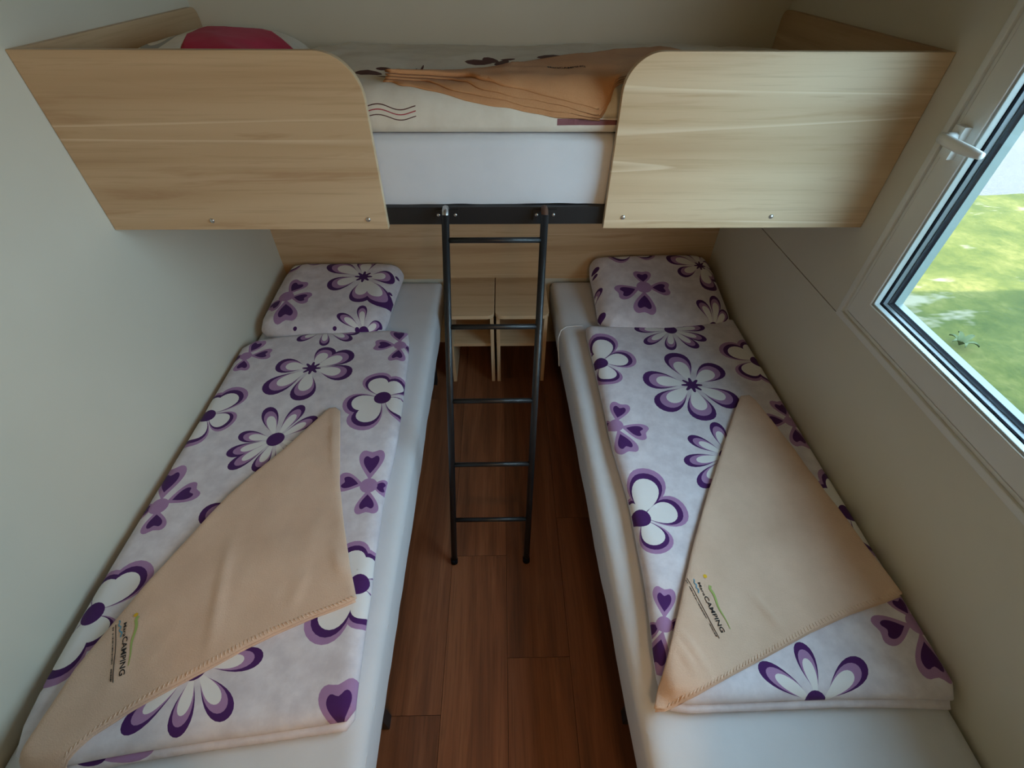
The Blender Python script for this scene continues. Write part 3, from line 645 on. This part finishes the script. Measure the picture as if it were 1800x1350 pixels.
for x, c in ((-.151, 0), (.116, 1)):
    pt = box('hook_plate', x-.032, x+.032, YP+.0155, YP+.0188, 1.074, 1.102, 'blackm', bk, .001)
    for s_ in (-.023, .023):
        screw('screw', x+s_, YP+.015, 1.088, .0045, 'zinc', pt)
bmx = thing('mattress', 'bunk mattress under a white fitted sheet between the guard panels', 'mattress', (0, 1.64, 1.10))
slab('fitted_sheet', [(XL+.022, YP+.028), (XR-.022, YP+.028), (XR-.022, HBY+.01), (XL+.022, HBY+.01)], 1.1085, 1.281, .03, 'sheet', bmx, .0025, 13, .004)
# bunk duvet
ZK = 1.284
W_, H_, R_ = .065, .090, .22
Y0 = YP+.034
def dz(z):     # plan distance from the front rim at which the roll reaches height z
    f = max(0, min(1, ((z-ZK)/H_-R_)/(1-R_))); return W_*(1-math.sqrt(1-f*f))
def band(zf, x0, x1, th, n=26):
    xs = [x0+(x1-x0)*i/n for i in range(n+1)]
    return [(x, Y0+.0002+dz(zf(x)-th)) for x in xs]+[(x, Y0+.0002+dz(zf(x)+th)) for x in xs[::-1]]
bd = thing('duvet', 'cream patterned duvet lying on the bunk', 'duvet', (.1, 1.6, ZK))
prn = []
for zc, m in ((1.3395, 1), (1.3300, 2), (1.3195, 1)):
    prn.append((m, band(lambda x: zc+.0045*math.sin((x+.30)*62+1.2)-.02*(x+.25), -.36, -.205, .0011)))
prn.append((3, [(.135, Y0-.002), (.40, Y0-.002), (.40, Y0+dz(1.312)), (.135, Y0+dz(1.318))]))
for x, y, rx, ry, a in ((-.062, 1.575, .040, .026, .12), (-.030, 1.60, .022, .030, .5), (.002, 1.575, .016, .040, -.4), (.020, 1.615, .022, .008, .2), (.145, 1.635, .042, .030, .15), (.20, 1.645, .026, .016, .0),
        (-.340, 1.425, .036, .024, -.2), (-.31, 1.47, .02, .014, .2), (-.226, 1.455, .004, .040, 0), (-.211, 1.475, .0035, .050, 0), (-.262, 1.393, .052, .013, .0)):
    prn.append((1, disc((x, y), rx, ry, 10, a)))
pd = Pad([(-.62+.05*i, Y0+.0005*math.sin(i*1.9)) for i in range(31)]+[(.93, Y0), (.95, 1.6), (.93, 1.93), (.3, 1.95), (-.3, 1.95), (-.62, 1.93)], ZK, H_, W_, R_, .009, 6.0, 61, step=.013,
    extra=lambda x, y: -.004*math.cos(x*6)+.010*math.exp(-((y-1.62)/.2)**2))
pd.build('cover', ['cream', 'brownp', 'redp', 'mauvep'], bd, prn)
# bunk pillow
bp = thing('pillow', 'white pillow with a crimson patch behind the left guard panel', 'pillow', (-.78, 1.6, ZK))
pp = Pad([(-1.02, 1.36), (-.80, 1.34), (-.58, 1.36), (-.565, 1.62), (-.58, 1.86), (-.80, 1.88), (-1.01, 1.86), (-1.025, 1.6)], ZK, .162, .24, .3, .006, 6, 71, step=.012)
ringp = [disc((-.885, 1.52), .038, .085, 24), disc((-.885, 1.52), .026, .055, 24), disc((-.885, 1.52), .012, .028, 16)]
pp.build('pillowcase', ['cream', 'crim', 'greyp'], bp, [(1, [(-.79, 1.30), (-.795, 1.38), (-.815, 1.50), (-.86, 1.68), (-.80, 1.76), (-.68, 1.74), (-.58, 1.66), (-.53, 1.50), (-.53, 1.30)]), (2, ringp[0]), (0, ringp[1]), (2, ringp[2])])
# bunk blanket: four thin folded layers
bb = thing('blanket', 'orange tan fleece blanket folded in layers on the bunk duvet', 'blanket', (.15, 1.45, ZK+.09))
ex_ = [-.285, -.238, -.161, -.042, .093, .163, .225, .238]; ez_ = [1.380, 1.373, 1.364, 1.346, 1.323, 1.309, 1.291, 1.288]
for k in range(4):
    fr = []
    for i in range(54):
        x = -.285+.523*i/53; z = float(np.interp(x, ex_, ez_))+.0085*k+.0014*math.sin(x*31+k*2.1)+.0008*math.sin(x*83+k)
        fr.append((x+.006*k*(i < 2), Y0+.0006+dz(min(z, ZK+H_))+.006*k*max(0, min(1, (z-1.366)/.012))))
    qq = fr+[(.250, fr[-1][1]+.004), (.262, fr[-1][1]+.016), (.272, 1.30), (.31, 1.34), (.42, 1.42), (.51, 1.52),
         (.455, 1.655-.004*k), (.40, 1.64-.004*k), (.272, 1.588-.004*k), (.122, 1.51-.004*k), (.028, 1.432), (-.043, 1.395), (-.163, 1.372), (-.24, 1.362), (-.283, 1.352)]
    pdk = Pad(qq, (lambda kk: (lambda P: pd.zs(P)+.0052*kk))(k), .0040 if k < 3 else .0075, .004, .5, .0012, 8, 80+3*k, step=.009, smooth=0,
        extra=(lambda x, y: .003*math.exp(-((y-1.37-.15*x)/.02)**2)+.003*math.exp(-((y-1.42-.10*x)/.02)**2)) if k == 3 else None)
    lay = pdk.build('fold_layer', 'tan2', bb)
V, F = text_mesh('MaraCAMPING')
V = np.array((.115, 1.375))+np.outer(V[:, 0], (.015, .0015))+np.outer(V[:, 1], (-.002, .016))
me = bpy.data.meshes.new('lettering'); me.from_pydata([(x, y, q+.0011) for (x, y), q in zip(V, pdk.zs(V))], [], F); link('lettering', me, 'ink', lay)
# ================================================================== ladder
ld = thing('ladder', 'black metal ladder with five rungs leaning on the bunk', 'ladder', (-.055, .776, 0))
A0, A1, B0, B1 = Vector((-.185, .776, .0)), Vector((-.152, 1.212, 1.100)), Vector((.075, .776, .0)), Vector((.113, 1.212, 1.100))
for P, Q_, hm in ((A0, A1, 'zinc'), (B0, B1, 'rust')):
    bm = bmesh.new(); tube(bm, [P+Vector((0, 0, .002)), P.lerp(Q_, .5), Q_], .0105, 12); rl = frombm('rail', bm, 'black', ld, True)
    bm = bmesh.new(); tube(bm, [Q_-(Q_-P).normalized()*.02, Q_+Vector((0, .0, .001)), Q_+Vector((0, .008, .007)), Q_+Vector((0, .0245, .008))], .0095, 8); frombm('hook', bm, hm, rl, True)
for k in range(5):
    t = ((.175, .382, .595, .815, 1.040)[k])/1.100
    a, b = A0.lerp(A1, t), B0.lerp(B1, t)
    bm = bmesh.new(); tube(bm, [a, b], .0078, 12); frombm('rung', bm, 'black', ld, True)
for P in (A0, B0):
    bm = bmesh.new(); tube(bm, [P+Vector((0, 0, 0.0005)), P+Vector((0, .006, .018))], .0125, 12); frombm('rubber_foot', bm, 'rubber', ld, True)
